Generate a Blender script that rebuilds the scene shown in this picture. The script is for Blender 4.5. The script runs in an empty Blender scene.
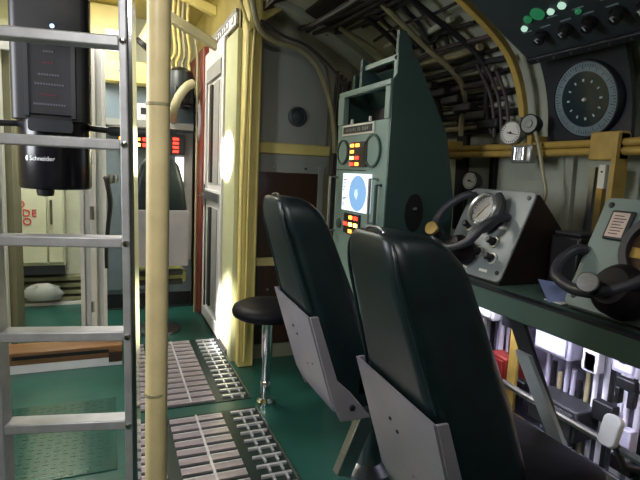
import bpy, bmesh, math, random
from mathutils import Vector as V, Matrix
random.seed(7)
sc = bpy.context.scene
COL = sc.collection
S = 0.85                      # design units -> metres (eye height, seats and doors come out at real size)
H = 1.45                      # eye height in design units
PI = math.pi

# ------------------------------------------------------------------ materials
def lin(h):
    h = h.lstrip('#')
    out = []
    for i in (0, 2, 4):
        c = int(h[i:i+2], 16) / 255
        out.append(c / 12.92 if c <= .04045 else ((c + .055) / 1.055) ** 2.4)
    return out
MATS = {}
def mat(name, hx, rough=.5, metal=0., var=.12, scale=9., bump=0., coat=0., dirt=None, stretch=(1, 1, 1), hx2=None, spec=.5):
    if name in MATS: return MATS[name]
    m = bpy.data.materials.new(name); m.use_nodes = True
    nt = m.node_tree; N = nt.nodes; L = nt.links
    b = N['Principled BSDF']
    b.inputs['Roughness'].default_value = rough
    b.inputs['Metallic'].default_value = metal
    b.inputs['Specular IOR Level'].default_value = spec
    if coat: b.inputs['Coat Weight'].default_value = coat; b.inputs['Coat Roughness'].default_value = .15
    tc = N.new('ShaderNodeTexCoord'); mp = N.new('ShaderNodeMapping'); mp.inputs['Scale'].default_value = stretch
    L.new(tc.outputs['Object'], mp.inputs['Vector'])
    no = N.new('ShaderNodeTexNoise'); no.inputs['Scale'].default_value = scale; no.inputs['Detail'].default_value = 6
    L.new(mp.outputs['Vector'], no.inputs['Vector'])
    r = N.new('ShaderNodeValToRGB')
    c = lin(hx)
    c2 = lin(hx2) if hx2 else [min(1, x * (1 + var)) for x in c]
    c1 = c if hx2 else [x * (1 - var) for x in c]
    r.color_ramp.elements[0].position = .3; r.color_ramp.elements[1].position = .7
    r.color_ramp.elements[0].color = (*c1, 1); r.color_ramp.elements[1].color = (*c2, 1)
    L.new(no.outputs['Fac'], r.inputs['Fac'])
    L.new(r.outputs['Color'], b.inputs['Base Color'])
    if bump:
        bp = N.new('ShaderNodeBump'); bp.inputs['Strength'].default_value = bump; bp.inputs['Distance'].default_value = .004
        L.new(no.outputs['Fac'], bp.inputs['Height']); L.new(bp.outputs['Normal'], b.inputs['Normal'])
    MATS[name] = m
    return m
def emit(name, hx, strength, base='#101010'):
    if name in MATS: return MATS[name]
    m = bpy.data.materials.new(name); m.use_nodes = True
    b = m.node_tree.nodes['Principled BSDF']
    b.inputs['Base Color'].default_value = (*lin(base), 1)
    b.inputs['Emission Color'].default_value = (*lin(hx), 1)
    b.inputs['Emission Strength'].default_value = strength
    MATS[name] = m
    return m

M_floor = mat('green_floor_paint', '#225047', .30, var=.22, scale=5, bump=.05)
M_cream = mat('cream_paint', '#c9bd84', .45, var=.08, scale=4)
M_yellow = mat('yellow_cream_paint', '#d3c379', .42, var=.12, scale=6)
M_yrail = mat('ochre_yellow_paint', '#b0924a', .42, var=.18, scale=14)
M_pole = mat('worn_cream_paint', '#d6c596', .4, var=.1, scale=20)
M_hull = mat('hull_beige_paint', '#a2a596', .5, var=.14, scale=5)
M_void = mat('dark_brown_lining', '#2c2623', .7, var=.3, scale=7)
M_gpanel = mat('grey_wall_panel', '#8d8f8a', .5, var=.06, scale=3)
M_brown = mat('dark_wood_veneer', '#3a231c', .28, var=.25, scale=4, stretch=(6, 6, .6), coat=.3)
M_redwood = mat('red_brown_panel', '#6e2f22', .4, var=.15, scale=4)
M_door = mat('white_door_paint', '#cfcdca', .35, var=.05, scale=6)
M_slot = mat('dark_slot', '#24221f', .5)
M_greyslat = mat('grey_vent', '#8a8a86', .5)
M_alu = mat('brushed_aluminium', '#b9bbc0', .32, 1., var=.12, scale=25, stretch=(1, 1, 8))
M_lad = mat('dull_aluminium', '#b4b5ba', .45, .45, var=.12, scale=25)
M_edge = mat('pale_bar_and_edge_glint', '#dcdae0', .3, .5)  # pale grating bars; on slat edges the pale tone stands for grazing light
M_slat = mat('grating_aluminium', '#b8acb6', .28, .6, var=.16, scale=12)
M_shell = mat('grey_seat_shell_paint', '#8d8b96', .42, .25, var=.1, scale=5, hx2='#a39ba2')
M_leather = mat('dark_green_leather', '#101c1e', .36, var=.18, scale=18, bump=.12, hx2='#142328')
M_leather_d = mat('black_leather', '#0a0b13', .5, var=.2, scale=18, bump=.1, spec=.2)
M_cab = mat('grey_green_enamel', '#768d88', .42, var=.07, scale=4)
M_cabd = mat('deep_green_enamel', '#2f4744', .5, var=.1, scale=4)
M_face = mat('console_grey_enamel', '#7c8385', .4, .1, var=.07, scale=10)
M_face2 = mat('console_green_grey_enamel', '#74837f', .4, .1, var=.07, scale=10)
M_desk = mat('desk_green_enamel', '#4b6159', .42, var=.12, scale=6)
M_black = mat('black_plastic', '#17171a', .38, var=.2, scale=12)
M_peri = mat('gloss_black_casing', '#100f16', .22, var=.15, scale=5)
M_dgrey = mat('dark_grey_rubber', '#2d2e32', .5, var=.15, scale=14)
M_rim = mat('slate_grey_plastic', '#36363d', .42, var=.12, scale=14)
M_maroon = mat('dark_maroon_paint', '#170f13', .5, var=.2, scale=8, spec=.25)
M_chrome = mat('chrome', '#d9d9dc', .12, 1., var=.04)
M_steel = mat('steel', '#8c8d92', .3, 1., var=.15, scale=12)
M_brass = mat('brass', '#b49a62', .3, 1., var=.1)
M_white = mat('white_dial', '#d9d8cf', .4, var=.04)
M_glassface = mat('dark_dial_glass', '#232f35', .12, var=.1, coat=.5)
M_tick = mat('pale_mark', '#b9cbd2', .5)
M_ring = mat('dial_ring_grey', '#6f7f88', .4, var=.06)
M_text = mat('white_lettering', '#d8d8da', .5)
M_red = mat('red_lettering', '#c0262a', .5)
M_wood = mat('varnished_wood', '#7b5636', .38, var=.3, scale=5, stretch=(.5, 5, 5), coat=.2)
M_cablek = mat('black_cable', '#1d1b1f', .55, var=.2)
M_cableb = mat('brown_cable', '#43363a', .55, var=.2)
M_pipeb = mat('beige_pipe', '#97906f', .45, var=.12)
M_bluegrey = mat('blue_grey_cabinet', '#64727a', .45, var=.08)
M_dark = mat('very_dark', '#0c0d10', .6)
M_plate = mat('dark_mount_plate', '#22242c', .45, var=.1)
M_ovh = mat('slate_overhead_enamel', '#363e43', .45, var=.1)
M_wpipe = mat('white_pipe_paint', '#d5d3dc', .35, var=.08)
M_lilac = mat('pale_grey_box_paint', '#a9a7b8', .4, var=.1)
M_paper = mat('blue_paper', '#8d9cd0', .6, var=.08)
M_whitepaper = mat('white_paper', '#d9dade', .6, var=.03)
M_redp = mat('red_paint', '#8f2a22', .45, var=.15)
M_locker = mat('locker_green_grey', '#bfc2a8', .42, var=.05)
M_silver = mat('silver_casting', '#b7b8b6', .3, .7, var=.15, scale=18)
M_orange = mat('rust_orange_paint', '#7a4026', .5, var=.2)
M_needle = mat('black_print', '#151515', .5)
E_red = emit('red_led', '#ff2a1c', 7)
E_orange = emit('orange_led', '#ff8a30', 7)
E_amber = emit('amber_led', '#ffd060', 8)
E_screen = emit('screen_white', '#e6f0ff', 1.0, '#e0e0e0')
E_blue = emit('screen_blue', '#8db6e4', .85, '#5080b0')
E_pale = emit('screen_pale', '#b8dcff', 1.0, '#b0d0f0')
E_ind = emit('lit_indicator', '#bfe8d2', .9)
E_green = emit('green_indicator', '#2a8a58', .5)
E_spark = emit('blue_status_lamp', '#a8c8ff', 3)

# ------------------------------------------------------------------ mesh builder (design units)
class MB:
    def __init__(s, frame=None):
        s.bm = bmesh.new(); s.f = frame
    def _v(s, p):
        p = V(p)
        if s.f is not None: p = s.f @ p
        return s.bm.verts.new(p)
    def poly(s, faces_pts):
        for f in faces_pts: s.bm.faces.new([s._v(p) for p in f])
        return s
    def box(s, x0, x1, y0, y1, z0, z1):
        v = [s._v((x, y, z)) for x in (x0, x1) for y in (y0, y1) for z in (z0, z1)]
        for q in ((0,1,3,2),(4,6,7,5),(0,4,5,1),(2,3,7,6),(0,2,6,4),(1,5,7,3)): s.bm.faces.new([v[i] for i in q])
        return s
    def prism(s, pts, fn, d0, d1):
        """pts 2-D outline, fn(a,b,d) -> 3-D point"""
        a = [s._v(fn(p[0], p[1], d0)) for p in pts]; b = [s._v(fn(p[0], p[1], d1)) for p in pts]
        n = len(pts)
        s.bm.faces.new(a); s.bm.faces.new(b[::-1])
        for i in range(n): s.bm.faces.new([a[i], b[i], b[(i+1) % n], a[(i+1) % n]])
        return s
    def tube(s, pts, r, seg=8, smooth=0, closed=False):
        pts = [V(p) for p in pts]
        if smooth: pts = catmull(pts, smooth, closed)
        n = len(pts); rings = []
        rr = r if isinstance(r, (list, tuple)) else None
        up = None
        for i, p in enumerate(pts):
            if closed: t = pts[(i+1) % n] - pts[i-1]
            else: t = pts[min(i+1, n-1)] - pts[max(i-1, 0)]
            t.normalize()
            if up is None:
                up = V((0, 0, 1)) if abs(t.z) < .9 else V((1, 0, 0))
            a = (up - t * up.dot(t)).normalized(); up = a
            b = t.cross(a)
            ri = r if rr is None else rr[0] + (rr[-1] - rr[0]) * i / max(1, n-1)
            rings.append([s._v(p + a * ri * math.cos(2*PI*k/seg) + b * ri * math.sin(2*PI*k/seg)) for k in range(seg)])
        m = n if closed else n-1
        for i in range(m):
            A = rings[i]; B = rings[(i+1) % n]
            for k in range(seg): s.bm.faces.new([A[k], A[(k+1) % seg], B[(k+1) % seg], B[k]])
        if not closed:
            s.bm.faces.new(rings[0][::-1]); s.bm.faces.new(rings[-1])
        return s
    def cyl(s, p0, p1, r, seg=16):
        return s.tube([p0, p1], r, seg)
    def lathe(s, prof, o=(0, 0, 0), ax=(0, 0, 1), seg=24):
        """prof: (radius, distance along axis)"""
        o = V(o); ax = V(ax).normalized()
        u = ax.orthogonal().normalized(); w = ax.cross(u)
        rings = []
        for r, t in prof:
            c = o + ax * t
            if r < 1e-6: rings.append([s._v(c)])
            else: rings.append([s._v(c + u*r*math.cos(2*PI*k/seg) + w*r*math.sin(2*PI*k/seg)) for k in range(seg)])
        for A, B in zip(rings, rings[1:]):
            for k in range(seg):
                a, b = A[k % len(A)], A[(k+1) % len(A)]; c, d = B[(k+1) % len(B)], B[k % len(B)]
                f = []
                for x in (a, b, c, d):
                    if x not in f: f.append(x)
                if len(f) > 2: s.bm.faces.new(f)
        if len(rings[0]) > 1: s.bm.faces.new(rings[0][::-1])
        if len(rings[-1]) > 1: s.bm.faces.new(rings[-1])
        return s
    def torus(s, o, ax, R, r, seg=32, seg2=8):
        ax = V(ax).normalized(); u = ax.orthogonal().normalized(); w = ax.cross(u); o = V(o)
        return s.tube([o + u*R*math.cos(2*PI*k/seg) + w*R*math.sin(2*PI*k/seg) for k in range(seg)], r, seg2, closed=True)
    def loft(s, rings, cap=True):
        R = [[s._v(p) for p in ring] for ring in rings]
        n = len(R[0])
        for A, B in zip(R, R[1:]):
            for k in range(n): s.bm.faces.new([A[k], A[(k+1) % n], B[(k+1) % n], B[k]])
        if cap: s.bm.faces.new(R[0][::-1]); s.bm.faces.new(R[-1])
        return s
def catmull(P, n, closed=False):
    out = []; m = len(P)
    rng = range(m) if closed else range(m-1)
    for i in rng:
        if closed: a, b, c, d = P[i-1], P[i], P[(i+1) % m], P[(i+2) % m]
        else: a, b, c, d = P[max(i-1, 0)], P[i], P[i+1], P[min(i+2, m-1)]
        for k in range(n):
            t = k / n
            out.append(.5*((2*b) + (c-a)*t + (2*a-5*b+4*c-d)*t*t + (3*b-a-3*c+d)*t**3))
    if not closed: out.append(P[-1])
    return out
ORG = {}                       # world origin (design units) of every object built here
def link(o): COL.objects.link(o); return o
def build(name, mb, m, parent=None, bevel=0, angle=35, subsurf=0):
    bm = mb.bm
    bmesh.ops.remove_doubles(bm, verts=bm.verts, dist=1e-5)
    bmesh.ops.recalc_face_normals(bm, faces=bm.faces)
    lo = V((min(v.co.x for v in bm.verts), min(v.co.y for v in bm.verts), min(v.co.z for v in bm.verts)))
    hi = V((max(v.co.x for v in bm.verts), max(v.co.y for v in bm.verts), max(v.co.z for v in bm.verts)))
    c = (lo + hi) / 2
    if parent is None: c.z = lo.z
    for v in bm.verts: v.co = (v.co - c) * S
    for f in bm.faces: f.smooth = True
    for e in bm.edges:
        if len(e.link_faces) == 2 and e.calc_face_angle(0) > math.radians(angle): e.smooth = False
    me = bpy.data.meshes.new(name); bm.to_mesh(me); bm.free()
    me.materials.append(m)
    o = link(bpy.data.objects.new(name, me))
    ORG[o] = c
    o.location = c * S
    if parent is not None:
        o.parent = parent; o.location = (c - ORG[parent]) * S
    if bevel:
        b = o.modifiers.new('bevel', 'BEVEL'); b.width = bevel * S; b.segments = 2; b.limit_method = 'ANGLE'; b.angle_limit = math.radians(40)
        b.harden_normals = False
    if subsurf:
        b = o.modifiers.new('sub', 'SUBSURF'); b.levels = subsurf; b.render_levels = subsurf
    return o
def tag(o, label, cat, group=None):
    o['label'] = label; o['category'] = cat
    if group: o['group'] = group
    return o
def thing(name, loc, label, cat, group=None):
    o = link(bpy.data.objects.new(name, None)); o.empty_display_size = .05
    o.location = V(loc) * S; ORG[o] = V(loc)
    return tag(o, label, cat, group)
def struct(name, mb, m, parent=None, **k):
    o = build(name, mb, m, parent, **k)
    if parent is None: o['kind'] = 'structure'
    return o
def one(name, mb, m, label, cat, group=None, **k):
    return tag(build(name, mb, m, None, **k), label, cat, group)
def copy_thing(src, loc, label, group=None):
    r = src.copy(); link(r); r.location = V(loc) * S; ORG[r] = V(loc); r['label'] = label
    if group: r['group'] = group
    def rec(a, b):
        for ch in list(a.children):
            c = ch.copy(); link(c); c.parent = b; rec(ch, c)
    rec(src, r)
    return r
def frame(o, u, v):
    u = V(u).normalized(); v = V(v).normalized(); n = u.cross(v)
    return Matrix(((u.x, v.x, n.x, o[0]), (u.y, v.y, n.y, o[1]), (u.z, v.z, n.z, o[2]), (0, 0, 0, 1)))
def FX(x, y, z): return frame((x, y, z), (0, -1, 0), (0, 0, 1))      # a surface that faces -X (a=towards the bow, b=up)
def FY(x, y, z): return frame((x, y, z), (1, 0, 0), (0, 0, 1))       # a surface that faces -Y
def text(name, s, size, f, m, parent, off=.002, depth=.0015, spacing=1., align='CENTER'):
    cu = bpy.data.curves.new(name, 'FONT'); cu.body = s; cu.size = size; cu.align_x = align; cu.align_y = 'CENTER'
    cu.extrude = depth / 2; cu.space_character = spacing; cu.resolution_u = 3
    t = bpy.data.objects.new('t', cu); link(t)
    dg = bpy.context.evaluated_depsgraph_get()
    me = bpy.data.meshes.new_from_object(t.evaluated_get(dg))
    mb = MB()
    mb.bm.from_mesh(me)
    for v in mb.bm.verts: v.co = f @ (v.co + V((0, 0, off)))
    bpy.data.objects.remove(t); bpy.data.curves.remove(cu); bpy.data.meshes.remove(me)
    return build(name, mb, m, parent)
def circle(cx, cy, r, n=24, ry=None): return [(cx + r*math.cos(2*PI*k/n), cy + (ry or r)*math.sin(2*PI*k/n)) for k in range(n)]
def rrect(x0, x1, y0, y1, r, n=4):
    out = []
    for cx, cy, a0 in ((x1-r, y1-r, 0), (x0+r, y1-r, 90), (x0+r, y0+r, 180), (x1-r, y0+r, 270)):
        for k in range(n+1):
            a = math.radians(a0 + 90*k/n); out.append((cx + r*math.cos(a), cy + r*math.sin(a)))
    return out
xyz = lambda a, b, d: (a, b, d)
def disc(mb, cx, cy, r, d0, d1, n=24): return mb.prism(circle(cx, cy, r, n), xyz, d0, d1)
def annulus(mb, cx, cy, r0, r1, d0, d1, n=32):
    o = circle(cx, cy, r1, n); i = circle(cx, cy, r0, n)
    return mb.loft([[(x, y, d0) for x, y in o], [(x, y, d1) for x, y in o], [(x, y, d1) for x, y in i], [(x, y, d0) for x, y in i], [(x, y, d0) for x, y in o]], cap=False)

# ================================================================== SETTING
struct('floor', MB().box(-1.5, 2.15, -1.2, 6.0, -.05, 0), M_floor)
HP = [(2.06, 0), (2.08, .5), (2.09, 1.0), (2.08, 1.5), (2.06, 1.80), (1.98, 2.03), (1.84, 2.20), (1.56, 2.37), (1.25, 2.5), (.96, 2.58)]
HP = [tuple(p) for p in catmull([V((a, b, 0)) for a, b in HP], 4)]
HP = [(p[0], p[1]) for p in HP]
def hull_off(d):
    out = []
    for i, p in enumerate(HP):
        a = HP[max(0, i-1)]; b = HP[min(len(HP)-1, i+1)]
        t = V((b[0]-a[0], b[1]-a[1])).normalized()
        out.append((p[0] + t.y * d, p[1] - t.x * d))
    return out
def hull_at(z, d=0):                       # point on the hull lining at height z, d metres inside it
    for p, q in zip(HP, HP[1:]):
        if p[1] <= z <= q[1]:
            t = (z - p[1]) / (q[1] - p[1]); x = p[0] + (q[0]-p[0])*t
            tv = V((q[0]-p[0], q[1]-p[1])).normalized()
            return (x - tv.y*d, z + tv.x*d)
    return (HP[-1][0], HP[-1][1] - d)
struct('wall_right', MB().prism(HP + hull_off(.04)[::-1], lambda a, b, d: (a, d, b), -1.2, 3.6), M_hull)
wb = struct('wall_back', MB().box(.86, 2.2, 3.6, 3.66, 0, 2.98), mat('olive_grey_wall_paint', '#8d8b76', .5, var=.08))
wp = struct('wall_passage', MB().box(.86, .95, 3.66, 5.75, 0, 2.98).box(.86, .965, 3.5, 3.66, 0, 2.98), M_yellow)
struct('ceiling', MB().box(-1.5, .95, -1.2, 6.0, 2.94, 2.98), M_yellow)
struct('wall_end', MB().box(-1.5, 1.0, 5.75, 5.81, 0, 2.98), M_locker)
struct('wall_left', MB().box(-1.5, -1.44, -1.2, 5.75, 0, 2.98), M_cream)
struct('wall_front', MB().box(-1.5, 2.1, -1.26, -1.2, 0, 2.98), M_hull)
struct('trim_1', MB().box(.82, .86, 3.72, 5.7, 0, .05), M_void)     # baseboard of the passage wall
# overhead lining on the right side, dark
struct('trim_2', MB().prism([(.95, 2.50), (1.30, 2.66), (1.30, 2.72), (.95, 2.56)], lambda a, b, d: (a, d, b), 1.2, 3.6), M_void)
struct('trim_3', MB().prism([(.86, 2.36), (.93, 2.42), (1.26, 2.66), (1.26, 2.94), (.86, 2.94)], lambda a, b, d: (a, d, b), 3.40, 3.5), M_yellow)  # cream soffit by the post

# panelling on the recess wall (children of the wall)
y0 = 3.6
build('grey_panel', MB().prism([(.975, 1.655), (1.53, 1.655), (1.53, 2.1), (1.49, 2.24), (1.38, 2.33), (1.2, 2.37), (.975, 2.39)], lambda a, b, d: (a, d, b), 3.585, y0), M_gpanel, wb)
build('yellow_rail', MB().box(.965, 1.56, 3.565, y0, 1.575, 1.655), M_yellow, wb, bevel=.008)
build('grey_panel', MB().box(.975, 1.56, 3.587, y0, 1.44, 1.575), M_gpanel, wb)
bp = build('brown_panel', MB().box(.985, 1.475, 3.588, y0, .80, 1.50), M_brown, wb)
for x in (1.12, 1.37):
    build('screw', MB().lathe([(.012, 0), (.01, .008), (0, .01)], (x, 3.588, 1.475), (0, -1, 0), 10), M_chrome, bp)
bp2 = build('brown_panel', MB().box(.985, 1.45, 3.588, y0, .12, .735), M_brown, wb)
build('screw', MB().lathe([(.012, 0), (.01, .008), (0, .01)], (1.1, 3.588, .55), (0, -1, 0), 10), M_chrome, bp2)
build('frame_rail', MB().box(.965, 1.5, 3.575, y0, .735, .80), M_cream, wb, bevel=.004)
build('frame_stile', MB().box(.965, .985, 3.578, y0, 0, 1.44), M_cream, wb)
build('frame_stile', MB().box(1.476, 1.515, 3.57, y0, 0, 1.5), M_gpanel, wb)
# corner post
struct('trim_4', MB().box(.855, .972, 3.46, 3.54, 0, 2.42), M_yellow, bevel=.012)

# passage door
d1 = struct('door_1', MB().box(.835, .86, 4.0, 4.82, .04, 2.46), M_door, bevel=.004)
fr = MB()
for (a, b, c, d) in ((4.0, 4.06, .04, 2.46), (4.74, 4.82, .04, 2.46), (4.06, 4.74, 2.32, 2.46), (4.06, 4.74, .04, .14), (4.06, 4.74, 1.16, 1.26)):
    fr.box(.815, .837, a, b, c, d)
build('door_frame', fr, M_door, d1, bevel=.004)
for z0, z1 in ((1.32, 2.16), (.2, 1.1)):
    build('dark_slot', MB().box(.812, .838, 4.47, 4.56, z0, z1), M_slot, d1)
    build('louvre', MB().box(.822, .838, 4.2, 4.42, z0, z1), M_greyslat, d1)
    build('panel_moulding', MB().box(.82, .838, 4.62, 4.65, z0, z1).box(.82, .838, 4.12, 4.15, z0, z1), M_door, d1)
build('vent_strip', MB().box(.81, .838, 4.08, 4.72, 2.2, 2.31), M_greyslat, d1)
hd = build('door_handle', MB().tube([(.815, 4.78, 1.2), (.77, 4.78, 1.2), (.765, 4.76, 1.2), (.765, 4.64, 1.2)], .012, 10), M_chrome, d1)
build('lock_plate', MB().box(.806, .816, 4.745, 4.815, 1.1, 1.3), M_steel, d1)
build('kick_bar', MB().box(.80, .815, 4.05, 4.72, 1.17, 1.24), M_steel, d1)
struct('trim_5', MB().box(.83, .86, 3.6, 3.98, 0, 2.42), mat('pale_olive_paint', '#b3b58d', .45, var=.06))
sg = thing('door_sign', (.85, 4.25, 2.47), 'narrow white sign with dark lettering above the white door', 'sign')
build('plate', MB().box(.84, .856, 3.72, 4.78, 2.475, 2.575), M_whitepaper, sg)
build('border', MB().box(.836, .856, 3.71, 4.79, 2.56, 2.585).box(.836, .856, 3.71, 4.79, 2.465, 2.48), M_greyslat, sg)
lt = MB()
for i in range(11):
    if i in (1, 9): continue
    yy = 4.66 - i * .084
    lt.box(.835, .841, yy-.026, yy+.026, 2.50, 2.512 + .0).box(.835, .841, yy-.026, yy-.014, 2.50, 2.55)
    if i % 2: lt.box(.835, .841, yy-.026, yy+.026, 2.54, 2.552)
build('lettering', lt, M_greyslat, sg)
rp = one('red_brown_panel', MB().box(.80, .855, 4.84, 5.72, .02, 2.55), M_redwood, 'tall red-brown panel on the passage wall beyond the white door', 'panel', bevel=.006)
em = thing('round_emblem', (.80, 5.12, 1.8), 'round pale emblem plaque hanging on the red-brown panel', 'plaque')
F = FX(.80, 5.07, 1.9)
build('plaque', MB(F).prism(circle(0, 0, .13, 28, .2), xyz, 0, .02), M_whitepaper, em)
mm = MB(F); annulus(mm, 0, 0, .085, .115, .02, .026); build('ring', mm, M_needle, em)
build('centre_mark', MB(F).prism([(-.05, -.05), (.05, -.05), (0, .07)], xyz, .02, .026), M_plate, em)
one('round_cream_boss', MB(FX(.80, 5.07, 2.2)).lathe([(.09, 0), (.09, .03), (.05, .06), (0, .065)], (0, 0, 0), (0, 0, 1), 20), M_pipeb, 'small cream boss above the round emblem', 'boss')

# left doorway frame and compartment beyond
d2 = struct('door_2', MB().box(-.80, -.70, 4.15, 4.35, 0, 2.35).box(-.21, -.03, 4.2, 4.35, 0, 2.35).box(-.70, -.21, 4.2, 4.35, 2.2, 2.35), mat('grey_jamb_paint', '#bfc1be', .45, var=.06))
for x0_, x1_, yy in ((-.215, -.185, 4.17), (-.145, -.10, 4.15), (-.055, -.028, 4.17), (-.82, -.73, 4.1)):
    build('jamb_strip', MB().box(x0_, x1_, yy, 4.2, 0, 2.33), M_door, d2, bevel=.004)
build('hinge', MB().cyl((-.13, 4.14, 1.02), (-.13, 4.14, 1.12), .014, 10).cyl((-.13, 4.14, .3), (-.13, 4.14, .38), .014, 10), M_steel, d2)
build('latch', MB().box(-.10, -.04, 4.12, 4.17, .02, .1), M_black, d2)
build('door_edge', MB().box(-.70, -.655, 4.25, 4.6, .02, 2.2), mat('olive_door_edge', '#6c6a50', .5, var=.1), d2)
lk = thing('wall_locker', (-.55, 5.6, 0), 'pale green-grey locker with red lettering beyond the doorway', 'locker')
build('body', MB().box(-.95, -.42, 5.5, 5.74, .42, 2.2), M_locker, lk)
ld = build('locker_door', MB().box(-.94, -.572, 5.475, 5.5, .45, 1.6), M_locker, lk, bevel=.006)
build('locker_door', MB().box(-.562, -.43, 5.475, 5.5, .45, 1.6), M_locker, lk, bevel=.006)
build('handle', MB().tube([(-.53, 5.475, .84), (-.53, 5.45, .84), (-.53, 5.45, 1.06), (-.53, 5.475, 1.06)], .012, 8), M_steel, ld)
for s_, x, z in (('O', -.788, 1.02), ('DE', -.715, .937), ('DO', -.775, .855)):
    text('red_lettering', s_, .098, FY(x, 5.475, z), M_red, ld, off=.004, depth=.006, spacing=1.08)
build('locker_shadow_strip', MB().box(-.95, -.42, 5.49, 5.74, .33, .42), M_plate, lk)  # dark strip painting the shadow line under the locker doors
sh = MB()
for k in range(4): sh.box(-.95, -.2, 5.60, 5.74, .03 + k*.07, .07 + k*.07)
one('slatted_shelf', sh, mat('olive_slats', '#77785a', .5), 'low slatted olive bench under the green-grey locker', 'bench')
bg = thing('plastic_bag', (-.6, 5.5, .09), 'crumpled pale bag lying on the low slatted bench', 'bag')
b_ = MB(); b_.lathe([(0, 0), (.12, .01), (.17, .07), (.14, .14), (.05, .18), (0, .17)], (-.62, 5.5, .06), (0, 0, 1), 14)
for v in b_.bm.verts: v.co.x += random.uniform(-.03, .03); v.co.y = 5.52 + (v.co.y-5.52)*.4
build('sack', b_, mat('grey_plastic_film', '#a3a8a3', .35), bg)
struct('baseboard_end', MB().box(-1.0, -.05, 5.55, 5.59, 0, .03), M_door)
si = thing('door_sill', (-.31, 3.85, 0), 'raised wooden door sill with white kick strip behind the ladder', 'sill')
build('kick_strip', MB().box(-.70, .07, 3.76, 3.95, 0, .06), M_whitepaper, si)
build('board', MB().box(-.70, .07, 3.755, 3.96, .06, .15), M_wood, si, bevel=.006)
build('slot', MB().box(-.62, -.02, 3.75, 3.757, .10, .125), M_dark, si)
build('worn_plate', MB().box(-.02, .07, 3.748, 3.757, .03, .1), M_brown, si)

# ================================================================== STANCHION, LADDER, PERISCOPE
st = thing('stanchion', (.088, 1.1, 0), 'worn cream round stanchion in front of the far chair', 'pole')
build('post', MB().cyl((.088, 1.1, .02), (.096, 1.1, 2.94), .0235, 24), M_pole, st)
build('floor_flange', MB().lathe([(.06, 0), (.06, .015), (.03, .03), (.026, .06)], (.088, 1.1, 0)), M_pole, st)
for i in range(2): build('band', MB().lathe([(.0245, 0), (.0245, .006)], (.0885 + i*.003, 1.1, .95 + i*.62), (0, 0, 1), 24), M_pipeb, st)

la = thing('ladder', (-.12, 1.6, 0), 'aluminium ladder with flat rungs standing left of the cream stanchion', 'ladder')
def lad(x, z):       # the ladder leans a little; x at the given height
    return x + (1.2 - z) * .010
for nm, x in (('left_rail', -.288), ('right_rail', .04)):
    pass
def rail(x0_, x1_):
    mb = MB()
    mb.prism([(x0_, 1.565), (x1_, 1.565), (x1_, 1.635), (x0_, 1.635)], lambda a, b, d: (lad(a, d), b, d), 0, 2.5)
    return mb
build('rail', rail(-.334, -.310), M_lad, la, bevel=.004)
build('rail', rail(.026, .048), M_lad, la, bevel=.004)
build('rail_flange', MB().prism([(.048, 1.63), (.053, 1.56), (.062, 1.56), (.06, 1.64)], lambda a, b, d: (lad(a, d), b, d), 0, 2.5), M_chrome, la)
for i in range(9):
    z = .10 + i * .2805
    rg = build('rung', MB().box(lad(-.310, z), lad(.026, z), 1.57, 1.63, z - .015, z + .015), M_lad, la, bevel=.004)
for i in range(7):
    z = .1 + i * .2805
    build('rivet', MB().lathe([(.01, 0), (.008, .006), (0, .008)], (lad(.037, z), 1.565, z), (0, -1, 0), 10), M_chrome, la)

la.rotation_euler.z = math.radians(-12); la.location.x += .012
pe = thing('periscope', (-.2, 2.2, 1.33), 'black periscope eyepiece housing hanging behind the ladder', 'periscope')
PX = -.203
build('upper_casing', MB().prism(rrect(-.133, .133, -.13, .12, .03), lambda a, b, d: (PX + a, 2.3 + b, d), 1.60, 2.94), mat('satin_black_casing', '#121118', .45, var=.15, scale=5), pe)
lower = []
for z, r in ((1.337, .120), (1.340, .129), (1.352, .133), (1.60, .133)):
    lower.append([(PX + r*math.cos(2*PI*k/40), 2.3 + r*math.sin(2*PI*k/40), z) for k in range(40)])
build('lower_drum', MB().loft(lower), M_peri, pe)
build('eyepiece_nub', MB().lathe([(.0, 0), (.028, .004), (.032, .02), (.032, .05)], (PX - .03, 2.22, 1.308)), M_black, pe)
F = FY(PX, 2.168, 1.74)
dp = build('data_panel', MB(F).prism(rrect(-.075, .075, -.12, .13, .01), xyz, 0, .01), mat('matte_black_panel', '#1c1b22', .55, var=.1), pe)
fb = MB(F)
for a0, a1, b0, b1 in ((-.085, -.07, -.13, .14), (.07, .085, -.13, .14), (-.07, .07, .13, .14)): fb.box(a0, a1, b0, b1, 0, .014)
build('panel_frame', fb, M_plate, dp)
for j, (b, w, m) in enumerate(((.105, .02, M_ring), (.065, .022, M_red), (.022, .038, M_ring), (-.012, .05, M_ring), (-.05, .03, M_red), (-.085, .055, M_ring))):
    r_ = MB(F)
    for q in range(int(w*2/.009)): r_.box(-w + q*.009, -w + q*.009 + .006, b-.0035, b+.0035, .01, .0115)
    build('print_row', r_, mat('dim_red_print', '#5a2430', .6) if m is M_red else mat('dim_grey_print', '#5b5a66', .6), dp)
build('silver_bracket', MB(F).prism(rrect(-.075, .075, -.185, -.14, .012), xyz, 0, .02), M_plate, pe)
build('status_lamp', MB(FY(PX + .01, 2.17, 1.94)).lathe([(.008, 0), (.006, .006), (0, .008)], (0, 0, 0), (0, 0, 1), 12), E_spark, pe)
for sx in (-1, 1):
    h_ = build('training_handle', MB().cyl((PX + sx*.13, 2.27, 1.585), (PX + sx*.20, 2.25, 1.58), .012, 12), M_black, pe)
    build('grip', MB().lathe([(.013, 0), (.02, .01), (.022, .1), (.02, .15), (0, .155)], (PX + sx*.195, 2.251, 1.58), (sx, -.12, 0), 16), M_dgrey, h_)
for k in range(3): build('bolt', MB().lathe([(.006, 0), (.006, .006)], (PX + .133, 2.2, 1.45 + k*.3), (1, 0, 0), 8), M_steel, pe)
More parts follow.
